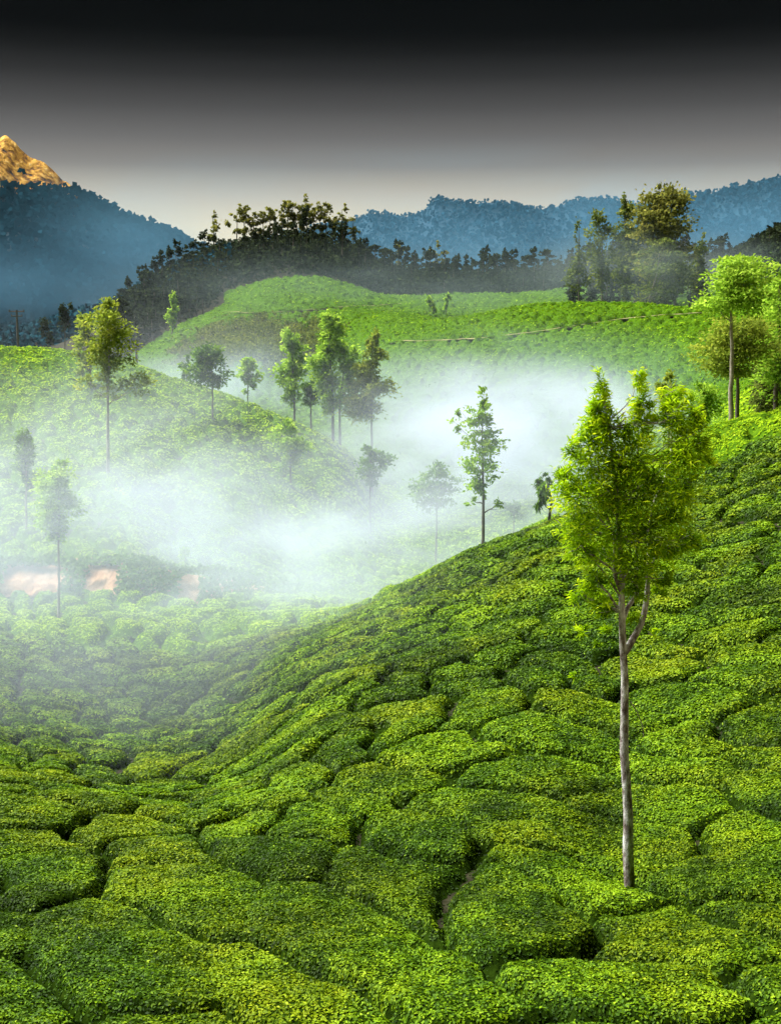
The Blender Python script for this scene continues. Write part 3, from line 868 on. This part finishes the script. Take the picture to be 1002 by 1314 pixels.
M_lmountf = leaf_mat('hazed_far_leaf', [(0.0, (0.020, 0.085, 0.155)), (0.5, (0.036, 0.13, 0.21)), (1.0, (0.05, 0.155, 0.23))], trans=0.1, spec=0.0, rough=1)  # paler, bluer leaves: far haze put into the colour
mount_forest(VL, 25000, 5.0, M_lmount, 131, 'haze-blue forest covering the steep mountain on the left', 0.06, even=True, lit_z=slope_z(247, 950))
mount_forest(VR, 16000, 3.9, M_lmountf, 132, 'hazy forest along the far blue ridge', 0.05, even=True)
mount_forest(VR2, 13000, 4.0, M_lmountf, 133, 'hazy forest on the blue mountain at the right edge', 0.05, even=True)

# ------------------------------------------------------------------ trees
def crown_leaves(blobs, nper, L, W, r, axisout=0.6, sub=0.33, droop=0.05, horiz=0.2, tlight=0.22, hang=None):
    """blobs: rows (x,y,z,rx,ry,rz); leaves gather in sub-clumps inside each blob"""
    Vs = []; Ts = []; o = 0; Qs = []
    zmin = min(b[2] - b[5] for b in blobs); zmax = max(b[2] + b[5] for b in blobs)
    for bl in blobs:
        c = np.array(bl[:3]); R = np.array(bl[3:6])
        vol = (R[0] * R[2])
        nb = max(20, int(nper * vol))
        ns = max(3, int(nb / 28))
        d = r.normal(size=(ns, 3)); d /= np.linalg.norm(d, axis=1)[:, None]
        cc = d * (r.random(ns) ** 0.42)[:, None]
        s = r.integers(0, ns, nb)
        g = r.normal(size=(nb, 3)) * sub * np.array([1, 1, 0.7])
        rel = cc[s] + g * 0.75
        P = c + rel * R
        out = rel / (np.linalg.norm(rel, axis=1)[:, None] + 1e-6)
        ax = out * axisout + np.array([0, 0, horiz]) + 0.5 * g
        N = np.cross(ax, r.normal(size=(nb, 3)))
        N /= np.linalg.norm(N, axis=1)[:, None] + 1e-9
        N[:, 2] = np.abs(N[:, 2]) + 0.2
        V, Q = leaf_geo(P, N, L, W, r, spread=0.35, axis=ax, droop=droop)
        cl = r.normal(size=ns) * 0.13
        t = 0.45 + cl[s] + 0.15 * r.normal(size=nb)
        # light painted into the tint: paler at the outside and top of the crown
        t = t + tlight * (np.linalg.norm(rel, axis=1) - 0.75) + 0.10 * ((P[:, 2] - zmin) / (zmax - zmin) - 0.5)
        Vs.append(V); Qs.append(Q + o); o += len(V); Ts.append(t)
    return np.concatenate(Vs), np.concatenate(Qs), np.clip(np.concatenate(Ts), 0, 1)

def limb_path(a, b, r, up=0.3, n=7, wob=0.03):
    a = np.array(a, float); b = np.array(b, float)
    t = np.linspace(0, 1, n)[:, None]
    L = np.linalg.norm(b - a)
    mid = (a + b) / 2 + np.array([0, 0, -up * L * 0.35])
    P = (1 - t) ** 2 * a + 2 * t * (1 - t) * mid + t * t * b
    P[1:-1] += r.normal(size=(n - 2, 3)) * wob * L
    return P

def tree(px, py, trunk, blobs, leafm, barkm, label, seed, Y=None, y0=9, tr=4.0, nper=6.0, Lpx=7, Wpx=3.5, cat='tree', group=None,
         name='tree', ytop=1.0, depth=0.9, nlimb=6, twig=0, sub=0.33, droop=0.05, tlight=0.22):
    """trunk: [(dx,dy_up) px], blobs: [(dx, dy_up, rx, ry) px] about the base pixel, sizes turned into metres at the base's distance"""
    r = np.random.default_rng(seed)
    B = hit(px, py, y0) if Y is None else at(px, Y)
    m = B[1] / F
    root = empty(name, B)
    def conv(a, b, y=0.0):
        """photo offset from the foot of the tree -> metres about the tree's base, in the upright plane through it"""
        Yp = B[1]
        bb = (657.0 - (py - b)) / F
        return ((px + a - 501.0) / F / (CP + bb * SP) * Yp - B[0], y, float(slope_of(py - b)) * Yp - B[2])
    tp = np.array([conv(a, b) for a, b in trunk])
    tp[0] = (0, 0, -0.3)
    # resample the trunk
    seg = np.concatenate([[0], np.cumsum(np.linalg.norm(np.diff(tp, axis=0), axis=1))])
    nn = max(8, int(seg[-1] / 0.5)); nn = min(nn, 26)
    s = np.linspace(0, seg[-1], nn)
    TP = np.stack([np.interp(s, seg, tp[:, k]) for k in range(3)], 1)
    TP[1:-1] += r.normal(size=(nn - 2, 3)) * tr * m * 0.10
    rad = tr * m * (1 - 0.82 * (s / s[-1]) ** 1.15)
    rad[0] *= 1.25
    V, Q = tube(TP, rad, 10, 0.05, r)
    mk('trunk', V, Q, barkm, parent=root)
    bl = []
    for (a, b, rx, ry) in blobs:
        bl.append((*conv(a, b, r.uniform(-0.5, 0.5) * rx * m * depth), rx * m, rx * m * depth, ry * m))
    # limbs
    big = sorted(range(len(bl)), key=lambda k: -bl[k][3] * bl[k][5])
    tl = []
    for q, k in enumerate(big):
        c = np.array(bl[k][:3])
        hgt = c[2] - 0.45 * abs(c[0]) - bl[k][5] * 0.8
        i = int(np.clip(np.searchsorted(TP[:, 2], hgt), nn * 0.3, nn - 2))
        P = limb_path(TP[i], c + np.array([0, 0, bl[k][5] * 0.3]), r)
        r0 = rad[i] * 0.55
        V, Q = tube(P, np.linspace(r0, r0 * 0.25, len(P)), 6)
        parts = [(V, Q)]
        for w in range(twig):
            e = c + r.normal(size=3) * np.array(bl[k][3:6]) * 0.55
            P2 = limb_path(P[r.integers(2, len(P))], e, r, n=5)
            parts.append(tube(P2, np.linspace(r0 * 0.3, r0 * 0.08, 5), 4))
        if q < nlimb:
            V, Q = join(parts); mk('limb', V, Q, barkm, parent=root)
        else:
            tl += parts
    if tl:
        V, Q = join(tl); mk('twigs', V, Q, barkm, parent=root, kind='stuff')
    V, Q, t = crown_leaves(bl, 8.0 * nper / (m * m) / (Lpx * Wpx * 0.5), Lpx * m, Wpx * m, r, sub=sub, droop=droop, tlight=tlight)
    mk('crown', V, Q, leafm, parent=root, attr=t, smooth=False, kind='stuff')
    tag(root, label, cat, group)
    return root

def oval(cx, cy, rx, ry, n, r, shape='round'):
    """n blobs filling an oval crown, in px about the base"""
    out = []
    for k in range(n):
        t = (k + 0.5) / n
        y = cy - ry + 2 * ry * t
        w = math.sqrt(max(0.08, 1 - ((y - cy) / ry) ** 2))
        if shape == 'cone': w = 0.25 + 0.85 * (1 - t)
        if shape == 'flat': w = 0.55 + 0.5 * math.sin(math.pi * (0.25 + 0.6 * t))
        for q in range(2 if shape != 'cone' else 1 + (t < .6)):
            x = cx + r.uniform(-0.5, 0.5) * rx * w
            out.append((x, y + r.uniform(-.1, .1) * ry, rx * w * r.uniform(0.6, 0.85), ry * r.uniform(1.0, 1.5) / n * 1.6))
    return out

# the tall feathery tree of the foreground (base pixel 808, 1132)
FG = [  # x, y (px in the photo), rx, ry : four upright shoots with notches between, spreading lower down
    (770, 492, 12, 22), (768, 525, 18, 26), (762, 560, 24, 30), (750, 598, 28, 32), (742, 635, 30, 30), (738, 672, 24, 26), (722, 618, 14, 20), (745, 705, 18, 20), (735, 575, 12, 20),
    (820, 486, 9, 20), (822, 514, 15, 24), (822, 548, 20, 28), (812, 582, 22, 30), (800, 555, 12, 22), (780, 548, 18, 26), (792, 595, 22, 30), (770, 520, 14, 20),
    (862, 508, 15, 20), (866, 540, 22, 28), (872, 580, 26, 32), (890, 526, 13, 20), (894, 560, 14, 26), (874, 622, 24, 32), (906, 588, 12, 13), (850, 535, 12, 20),
    (785, 625, 26, 34), (815, 630, 30, 36), (845, 615, 20, 30), (790, 672, 32, 30), (832, 678, 30, 32), (862, 660, 22, 26),
    (888, 692, 19, 18), (868, 704, 18, 13), (812, 718, 28, 24), (775, 712, 26, 22), (843, 722, 18, 22),
    (765, 745, 20, 18), (748, 768, 17, 15), (778, 778, 16, 14), (812, 750, 18, 18), (850, 745, 12, 14)]
FGL = [(a - 808, 1156 - b, c, d) for a, b, c, d in FG]
r0 = np.random.default_rng(3)
fgt = tree(808, 1156, [(0, 0), (-3, 114), (-6, 224), (-9, 324), (-11, 369), (-10, 424), (-14, 494), (-22, 584), (-36, 654)], FGL, M_feather, M_bark,
           'tall feathery yellow-green tree with pale mottled trunk, nearest tree, standing among the near tea bushes', 301, tr=7.6, nper=1.3, Lpx=10, Wpx=1.8, nlimb=14, twig=5, name='silver_oak_tree', sub=0.36, droop=0.10, tlight=0.5)
# its second stem rising from the fork, and hanging twigs low on the trunk
Bm = np.array(fgt.location); m = Bm[1] / F
def pp(x, y, d=0.0):
    return np.array([(x - 501.0) / F / (CP + (657.0 - y) / F * SP) * Bm[1] - Bm[0], d, float(slope_of(y)) * Bm[1] - Bm[2]])
for pts, r1, r2 in (([(801, 838), (812, 822), (826, 800), (833, 765), (836, 720), (838, 660), (866, 600), (868, 540)], 5.2, 1.0),
                    ([(797, 800), (806, 780), (818, 765), (819, 700), (821, 620), (822, 520)], 3.6, 0.8),
                    ([(797, 760), (789, 740), (790, 690), (770, 640), (770, 540)], 3.2, 0.7),
                    ([(798, 770), (775, 735), (745, 700), (708, 662)], 1.4, 0.5),
                    ([(808, 900), (818, 915), (826, 935), (828, 950)], 1.0, 0.4)):
    P = np.array([pp(a, b, 0.05 * i) for i, (a, b) in enumerate(pts)])
    s = np.linspace(0, len(P) - 1, 16)
    P = np.stack([np.interp(s, range(len(P)), P[:, k]) for k in range(3)], 1)
    V, Q = tube(P, np.linspace(r1, r2, 16) * m, 8, 0.04, r0)
    mk('limb', V, Q, M_bark, parent=fgt)
hb = [(a - 808, 1132 - b, c, d) for a, b, c, d in [(752, 812, 12, 10), (738, 868, 6, 9), (790, 815, 12, 12), (768, 830, 9, 8), (845, 760, 14, 14), (870, 680, 14, 12), (815, 790, 14, 14), (842, 815, 8, 8), (790, 762, 20, 16)]]
V, Q, t = crown_leaves([(*pp(a + 808, 1132 - b, 0.2), c * m, c * m, d * m) for a, b, c, d in hb], 7.0 / (m * m) / 14, 12 * m, 2.4 * m, r0)
mk('hanging_sprays', V, Q, M_feather, parent=fgt, attr=t, smooth=False, kind='stuff')

def T(px, base, x0, x1, ytop, ybot, n, leafm, barkm, label, seed, shape='round', tr=2.2, y0=60, Y=None, nper=1.1, bend=0, extra=(), group=None, Lpx=5, Wpx=2.6, cat='tree', **kw):
    r = np.random.default_rng(seed + 1000)
    cx = (x0 + x1) / 2 - px; cy = base - (ytop + ybot) / 2
    bl = oval(cx, cy, (x1 - x0) / 2, (ybot - ytop) / 2, n, r, shape)
    bl += [(a - px, base - b, c, d) for a, b, c, d in extra]
    trunk = [(0, 0), (bend * 0.3, (base - ybot) * 0.5), (bend, (base - ybot)), (cx * 0.6 + bend, cy), (cx * 0.8, cy + (ybot - ytop) * 0.4)]
    return tree(px, base, trunk, bl, leafm, barkm, label, seed, Y=Y, y0=y0, tr=tr, nper=nper, Lpx=Lpx, Wpx=Wpx, cat=cat, group=group, nlimb=5, twig=2, **kw)

T(139, 610, 112, 172, 388, 490, 6, M_lolive, M_barkp, 'tall olive-leaved tree with long bare pale trunk on the misty left hill', 310, tr=2.4, extra=[(178, 490, 24, 18), (110, 492, 12, 12), (140, 505, 16, 9)], nper=0.8)
T(116, 500, 90, 135, 408, 480, 5, M_lolive, M_barkd, 'shorter olive tree with forked trunk, close left of the tall bare-trunked one', 311, tr=1.8, nper=0.7)
T(273, 541, 247, 293, 448, 490, 4, M_ldark, M_barkd, 'small round dark green tree on a thin stem, on the shoulder of the left hill', 312, tr=1.5, shape='flat', nper=1.5)
T(318, 513, 305, 336, 461, 500, 4, M_lbright, M_barkd, 'little pale green tree behind the left hill, in front of white mist', 313, tr=1.0, Y=158, nper=1.3)
T(240, 490, 228, 248, 462, 482, 2, M_ldark, M_barkd, 'tiny shrub-like tree just left of the round dark tree', 314, tr=0.8, Y=156, nper=1.0)
T(378, 538, 352, 396, 430, 515, 6, M_lbright, M_barkd, 'leftmost tree of the cluster behind the left hill, yellowish crown', 315, tr=1.6, Y=150, nper=1.2)
T(399, 548, 383, 414, 482, 516, 3, M_ldark, M_barkd, 'small dark-crowned tree in front of the cluster behind the left hill', 316, tr=1.4, Y=148, shape='cone', nper=1.5)
T(427, 566, 398, 446, 408, 522, 7, M_lbright, M_barkd, 'tallest bright green tree in the middle of the cluster behind the left hill', 317, tr=2.2, Y=147, nper=1.3)
T(436, 570, 425, 462, 438, 520, 5, M_lbright, M_barkd, 'slimmer bright tree right of the tallest one in the cluster', 318, tr=1.8, Y=149, nper=1.1)
T(477, 570, 447, 510, 428, 530, 7, M_lolive, M_barkd, 'brownish green broad tree at the right end of the cluster', 319, tr=2.0, Y=146, shape='cone', nper=1.5)
T(373, 628, 348, 400, 543, 598, 5, M_lbright, M_barkd, 'yellow-green tree low on the right shoulder of the misty left hill', 320, tr=1.8, nper=1.1)
T(475, 658, 450, 500, 574, 618, 4, M_ldark, M_barkd, 'faint round tree nearly lost in mist right of the left hill', 321, tr=1.6, Y=118, nper=1.0)
T(560, 712, 528, 592, 600, 650, 4, M_ldark, M_barkd, 'ghostly tree silhouette in the thick valley mist', 322, tr=1.8, Y=112, nper=0.9)
T(659, 690, 645, 675, 640, 662, 2, M_ldark, M_barkd, 'tiny ghostly tree in the mist right of the slim valley tree', 323, tr=1.2, Y=125, nper=0.9)
T(76, 802, 44, 108, 592, 690, 7, M_lbright, M_barkp, 'pale misty tree standing in front of the red earth bank', 324, tr=2.2, y0=60, nper=1.0)
T(34, 690, 15, 56, 560, 628, 4, M_ldark, M_barkp, 'dark misty tree with pale stem at the left edge, on the misty hill', 325, tr=1.8, nper=0.9)
T(238, 752, 226, 250, 700, 722, 2, M_lbright, M_barkp, 'thin pale sapling in mist above the red earth bank', 326, tr=1.0, nper=0.5)
T(620, 712, 590, 646, 505, 640, 9, M_lbright, M_barkd, 'slim airy tree with upright crown rising from behind the near ridge against white mist', 327, tr=2.4, Y=66, nper=0.55, Lpx=5.5, Wpx=3.0,
  extra=[(582, 545, 8, 14), (588, 530, 6, 12), (640, 645, 8, 12), (606, 645, 8, 10)])
T(705, 668, 684, 712, 612, 640, 3, M_ldark, M_barkd, 'small drooping dark tree on the near ridge, left of the tall feathery tree', 328, tr=2.4, Y=59, nper=1.3, extra=[(718, 612, 10, 9), (728, 632, 5, 10), (690, 640, 8, 12)], Lpx=8, Wpx=2.6, droop=0.5, bend=3)
T(938, 552, 892, 982, 332, 400, 5, M_lbright, M_barkp, 'flat-topped tree with tall straight pale trunk at the right, on the ridge', 329, tr=3.6, Y=72, shape='flat', nper=1.3)
T(946, 545, 890, 985, 412, 478, 5, M_lolive, M_barkd, 'low spreading tree with forked stem behind the flat-topped tree', 330, tr=3.0, Y=75, shape='flat', nper=1.3)
T(994, 552, 962, 1040, 350, 520, 10, M_lbright, M_barkd, 'broad pale green tree cut by the right edge of the photo', 331, tr=3.4, Y=78, nper=0.8)
T(975, 545, 955, 1010, 470, 530, 4, M_lbrown, M_barkd, 'brownish small tree under the broad pale one at the right edge', 332, tr=2.0, Y=84, nper=0.9)
T(900, 560, 880, 925, 490, 545, 4, M_lbright, M_barkd, 'low pale shrub-like tree behind the ridge, left of the flat-topped tree', 333, tr=1.6, Y=95, nper=0.8)
T(858, 560, 838, 882, 480, 545, 4, M_lolive, M_barkd, 'hazy grey-green tree just right of the top of the feathery tree', 334, tr=1.6, Y=110, nper=0.7)

# mid-distance trees on and in front of the forest ridge
T(222, 425, 213, 231, 381, 420, 4, M_lbright, M_barkd, 'lone pale green columnar tree in front of the dark forest on the left', 340, tr=0.9, Y=395, Lpx=3, Wpx=2, nper=1.2)
T(572, 398, 567, 580, 378, 394, 2, M_lbright, M_barkd, 'right one of two small pale trees before the dark forest belt', 341, tr=0.6, Y=400, Lpx=3, Wpx=2)
T(551, 402, 544, 560, 384, 398, 2, M_lbright, M_barkd, 'left one of two small pale trees before the dark forest belt', 342, tr=0.6, Y=396, Lpx=3, Wpx=2)
T(772, 392, 754, 790, 270, 372, 4, M_lbrown, M_barkd, 'tall dark tree with layered crown left of the biggest tree on the ridge', 343, tr=1.5, Y=360, Lpx=4, Wpx=3, nper=0.45)
T(742, 392, 726, 760, 286, 365, 4, M_lbrown, M_barkd, 'dark umbrella-shaped tree leftmost of the tall ridge group', 344, tr=1.3, Y=370, Lpx=4, Wpx=3, shape='cone', nper=0.45)
T(802, 392, 780, 824, 258, 385, 9, M_lbrown, M_barkd, 'tall tree close against the left side of the biggest ridge tree', 345, tr=1.8, Y=355, Lpx=4, Wpx=3, nper=0.7)
T(848, 395, 812, 888, 240, 385, 14, M_lcrest, M_barkd, 'biggest tree on the ridge, grey-green crown against the blue mountain', 346, extra=[(836, 262, 20, 18), (860, 256, 22, 18), (850, 285, 32, 20)], tr=2.6, Y=345, Lpx=4.5, Wpx=3, nper=1.0)
T(830, 392, 800, 900, 315, 392, 6, M_lbrown, M_barkp, 'wide misty grey-green tree at the foot of the biggest ridge tree', 347, tr=1.6, Y=335, Lpx=4, Wpx=3, nper=0.45)
T(895, 392, 878, 912, 306, 385, 4, M_lbrown, M_barkd, 'dark rounded tree right of the biggest ridge tree', 348, tr=1.3, Y=360, Lpx=4, Wpx=3, nper=0.5)
T(84, 445, 74, 96, 392, 420, 3, M_lforest, M_barkd, 'dark tree beyond the crest of the left hill, beside the mountain foot', 349, tr=1.0, Y=330, Lpx=4, Wpx=3)
T(62, 445, 52, 74, 418, 440, 2, M_lforest, M_barkd, 'low dark tree just beyond the left hill crest', 350, tr=0.9, Y=330, Lpx=4, Wpx=3)
T(156, 445, 146, 170, 384, 420, 3, M_lforest, M_barkd, 'dark tree peeping above the tall olive tree', 351, tr=0.9, Y=340, Lpx=4, Wpx=3)

# ------------------------------------------------------------------ forest belt on the ridge
def proto_tree(seed, H, crown_from, cw, leafm, nb, top='round'):
    r = np.random.default_rng(seed)
    root = empty('forest_tree', (0, 0, 0))
    bend = r.uniform(-0.6, 0.6)
    P = np.array([(0, 0, -0.6), (bend * .3, 0, H * .35), (bend * .6, 0.2, H * .65), (bend, 0, H * .93)])
    V, Q = tube(P, [0.26, 0.2, 0.14, 0.05], 6)
    mk('trunk', V, Q, M_barkd, parent=root)
    bl = []
    for k in range(nb):
        t = r.random()
        z = H * (crown_from + (1 - crown_from) * t * 0.95)
        w = cw * (1.1 - 0.6 * t if top == 'cone' else math.sin(math.pi * (0.2 + 0.65 * t)))
        a = r.uniform(0, 6.28); d = w * r.uniform(0.1, 0.75)
        bl.append((bend + math.cos(a) * d, math.sin(a) * d, z, w * r.uniform(.35, .6), w * r.uniform(.35, .6), H * r.uniform(.05, .10)))
    V, Q, t = crown_leaves(bl, 34, 0.95, 0.6, r, sub=0.4)
    mk('crown', V, Q, leafm, parent=root, attr=t, smooth=False, kind='stuff')
    return root

protos = [proto_tree(401, 14, 0.35, 3.0, M_lforest, 11), proto_tree(402, 12, 0.3, 3.4, M_lforest, 12), proto_tree(403, 15, 0.45, 2.6, M_lforest, 9),
          proto_tree(404, 10, 0.25, 2.9, M_lforest, 11, 'cone'), proto_tree(405, 13, 0.3, 2.4, M_lforest, 10, 'cone'), proto_tree(406, 11, 0.2, 3.6, M_lforest, 13)]
crestp = [proto_tree(411, 15, 0.42, 3.4, M_lcrest, 9), proto_tree(412, 14, 0.5, 3.0, M_lcrest, 7), proto_tree(413, 16, 0.45, 3.2, M_lcrest, 8)]
fresh = set(protos + crestp)
def put(proto, loc, s, rz, label, group):
    if proto in fresh:
        fresh.discard(proto); o = proto
    else:
        o = proto.copy(); COL.objects.link(o)
        for ch in proto.children:
            c = ch.copy(); COL.objects.link(c); c.parent = o
    o.location = loc; o.scale = (s, s, s * random.uniform(0.9, 1.1)); o.rotation_euler = (0, 0, rz)
    tag(o, label, 'tree', group)
flabels = set()
def flabel(txt, px, py):
    hx = round(px / 5.01)
    s = "%s, %s%s percent across and %s percent up the photo" % (txt, in_words(hx // 2), ' and a half' if hx % 2 else '', in_words((1314 - py) / 13.14))
    if s in flabels:
        hy = round((1314 - py) / 6.57)
        s = "%s, %s%s percent across and %s%s percent up" % (txt, in_words(hx // 2), ' and a half' if hx % 2 else '', in_words(hy // 2), ' and a half' if hy % 2 else '')
    if len(s.split()) > 16: s = s.replace('dark ridge tree', 'ridge tree')
    flabels.add(s); return s
cnt = 0
def ftree(px, Y, s, crest=False):
    global cnt
    B = at(px, Y)
    P = random.choice(crestp if crest else protos)
    qx, qy = project(B[0], B[1], B[2] + 8 * s)
    put(P, B, s, random.uniform(0, 6.28), flabel('airy crest tree' if crest else 'dark ridge tree', qx, qy),
        'airy trees along the crest of the wooded hill' if crest else 'dark trees of the forest belt on the ridge')
    cnt += 1
for rowY in (472, 492, 515):
    x = 285.0
    while x < 925:
        ftree(x + random.uniform(-4, 4), rowY + random.uniform(-7, 7), random.uniform(0.75, 1.2))
        x += random.uniform(11, 17)
for Yr in (395, 412, 430, 448):
    x = 735.0
    while x < 915:
        ftree(x + random.uniform(-4, 4), Yr, random.uniform(0.95, 1.25) + 0.5 * math.exp(-((x - 825) / 45) ** 2)); x += random.uniform(15, 22)
for Yr, x0, x1 in ((402, 158, 200), (418, 156, 235), (436, 155, 268), (456, 160, 285), (478, 165, 285), (500, 172, 285), (525, 190, 285)):
    x = x0
    while x < x1:
        ftree(x + random.uniform(-4, 4), Yr + random.uniform(-7, 7), random.uniform(0.7, 1.1)); x += random.uniform(10, 15)
for px in (280, 308, 319, 331, 342, 350, 356, 364, 372, 380, 389, 397, 406, 414, 421, 432, 372, 392, 440, 455, 512, 556, 566):
    ftree(px, 535, random.uniform(1.05, 1.35), True)
for px in np.linspace(935, 1040, 14):
    ftree(px, random.uniform(415, 450), random.uniform(0.6, 0.95))
# understorey filling the belt
n = 60000
px = r.uniform(150, 1060, n); Yv = r.uniform(385, 545, n)
okm = (Yv > 458) | ((px < 285) & (Yv > 392 + (px - 150) * 0.35)) | ((px > 915) & (Yv > 385))
px, Yv = px[okm], Yv[okm]
Xv = (px - 501) / F * Yv
P = np.stack([Xv, Yv, ground(Xv, Yv) + 7.0 * r.random(len(Xv)) ** 1.3], 1)
LV, LQ = leaf_geo(P, np.tile([0, -0.7, 0.6], (len(P), 1)), 1.7, 1.1, r, spread=0.8)
o = mk('understorey', LV, LQ, M_lforest, attr=np.clip(0.30 + 0.2 * r.normal(size=len(P)), 0, 1), smooth=False, kind='stuff')
tag(o, 'dark understorey filling the forest belt along the ridge', 'undergrowth')
# hazy woods at the mountain foot, beyond the left hill
n = 16000
px = r.uniform(-160, 300, n); Yv = r.uniform(480, 640, n)
Xv = (px - 501) / F * Yv
P = np.stack([Xv, Yv, ground(Xv, Yv) + 9.0 * r.random(n) * (0.5 + 0.5 * noise(Xv / 12, Yv / 12, 8))], 1)
LV, LQ = leaf_geo(P, np.tile([0, -0.7, 0.6], (n, 1)), 2.4, 1.6, r, spread=0.8)
o = mk('forest', LV, LQ, M_lmount, attr=np.clip(0.5 + 0.25 * r.normal(size=n), 0, 1), smooth=False, kind='stuff')
tag(o, 'hazy woods at the foot of the left mountain', 'forest')

# ------------------------------------------------------------------ utility poles beyond the left hill crest
def pole(px, ybase, ytop, Y, label):
    B = at(px, Y)
    ppx, ppy = project(*B); m = Y / F
    H = (ppy - ytop) * m
    root = empty('utility_pole', B)
    V, Q = tube(np.array([(0, 0, -0.3), (0, 0, H * .5), (0, 0, H)]), np.array([0.20, 0.17, 0.13]), 8); mk('post', V, Q, M_pole, parent=root)
    for zz, w in ((H * 0.97, 1.1), (H * 0.88, 0.8)):
        V, Q = tube(np.array([(-w, 0, zz), (0, 0, zz), (w, 0, zz)]), np.array([.08, .08, .08]), 4); mk('crossarm', V, Q, M_pole, parent=root)
        for sx in (-0.9, 0.9):
            V, Q = tube(np.array([(sx * w, 0, zz), (sx * w, 0, zz + 0.12), (sx * w, 0, zz + 0.3)]), np.array([.05, .09, .04]), 6); mk('insulator', V, Q, M_pole, parent=root)
    tag(root, label, 'utility pole', 'utility poles beyond the left hill')
pole(28, 445, 399, 175, 'dark utility pole at the far left, above the misty hill crest')
pole(178, 468, 420, 172, 'pale utility pole right of the tall olive tree')
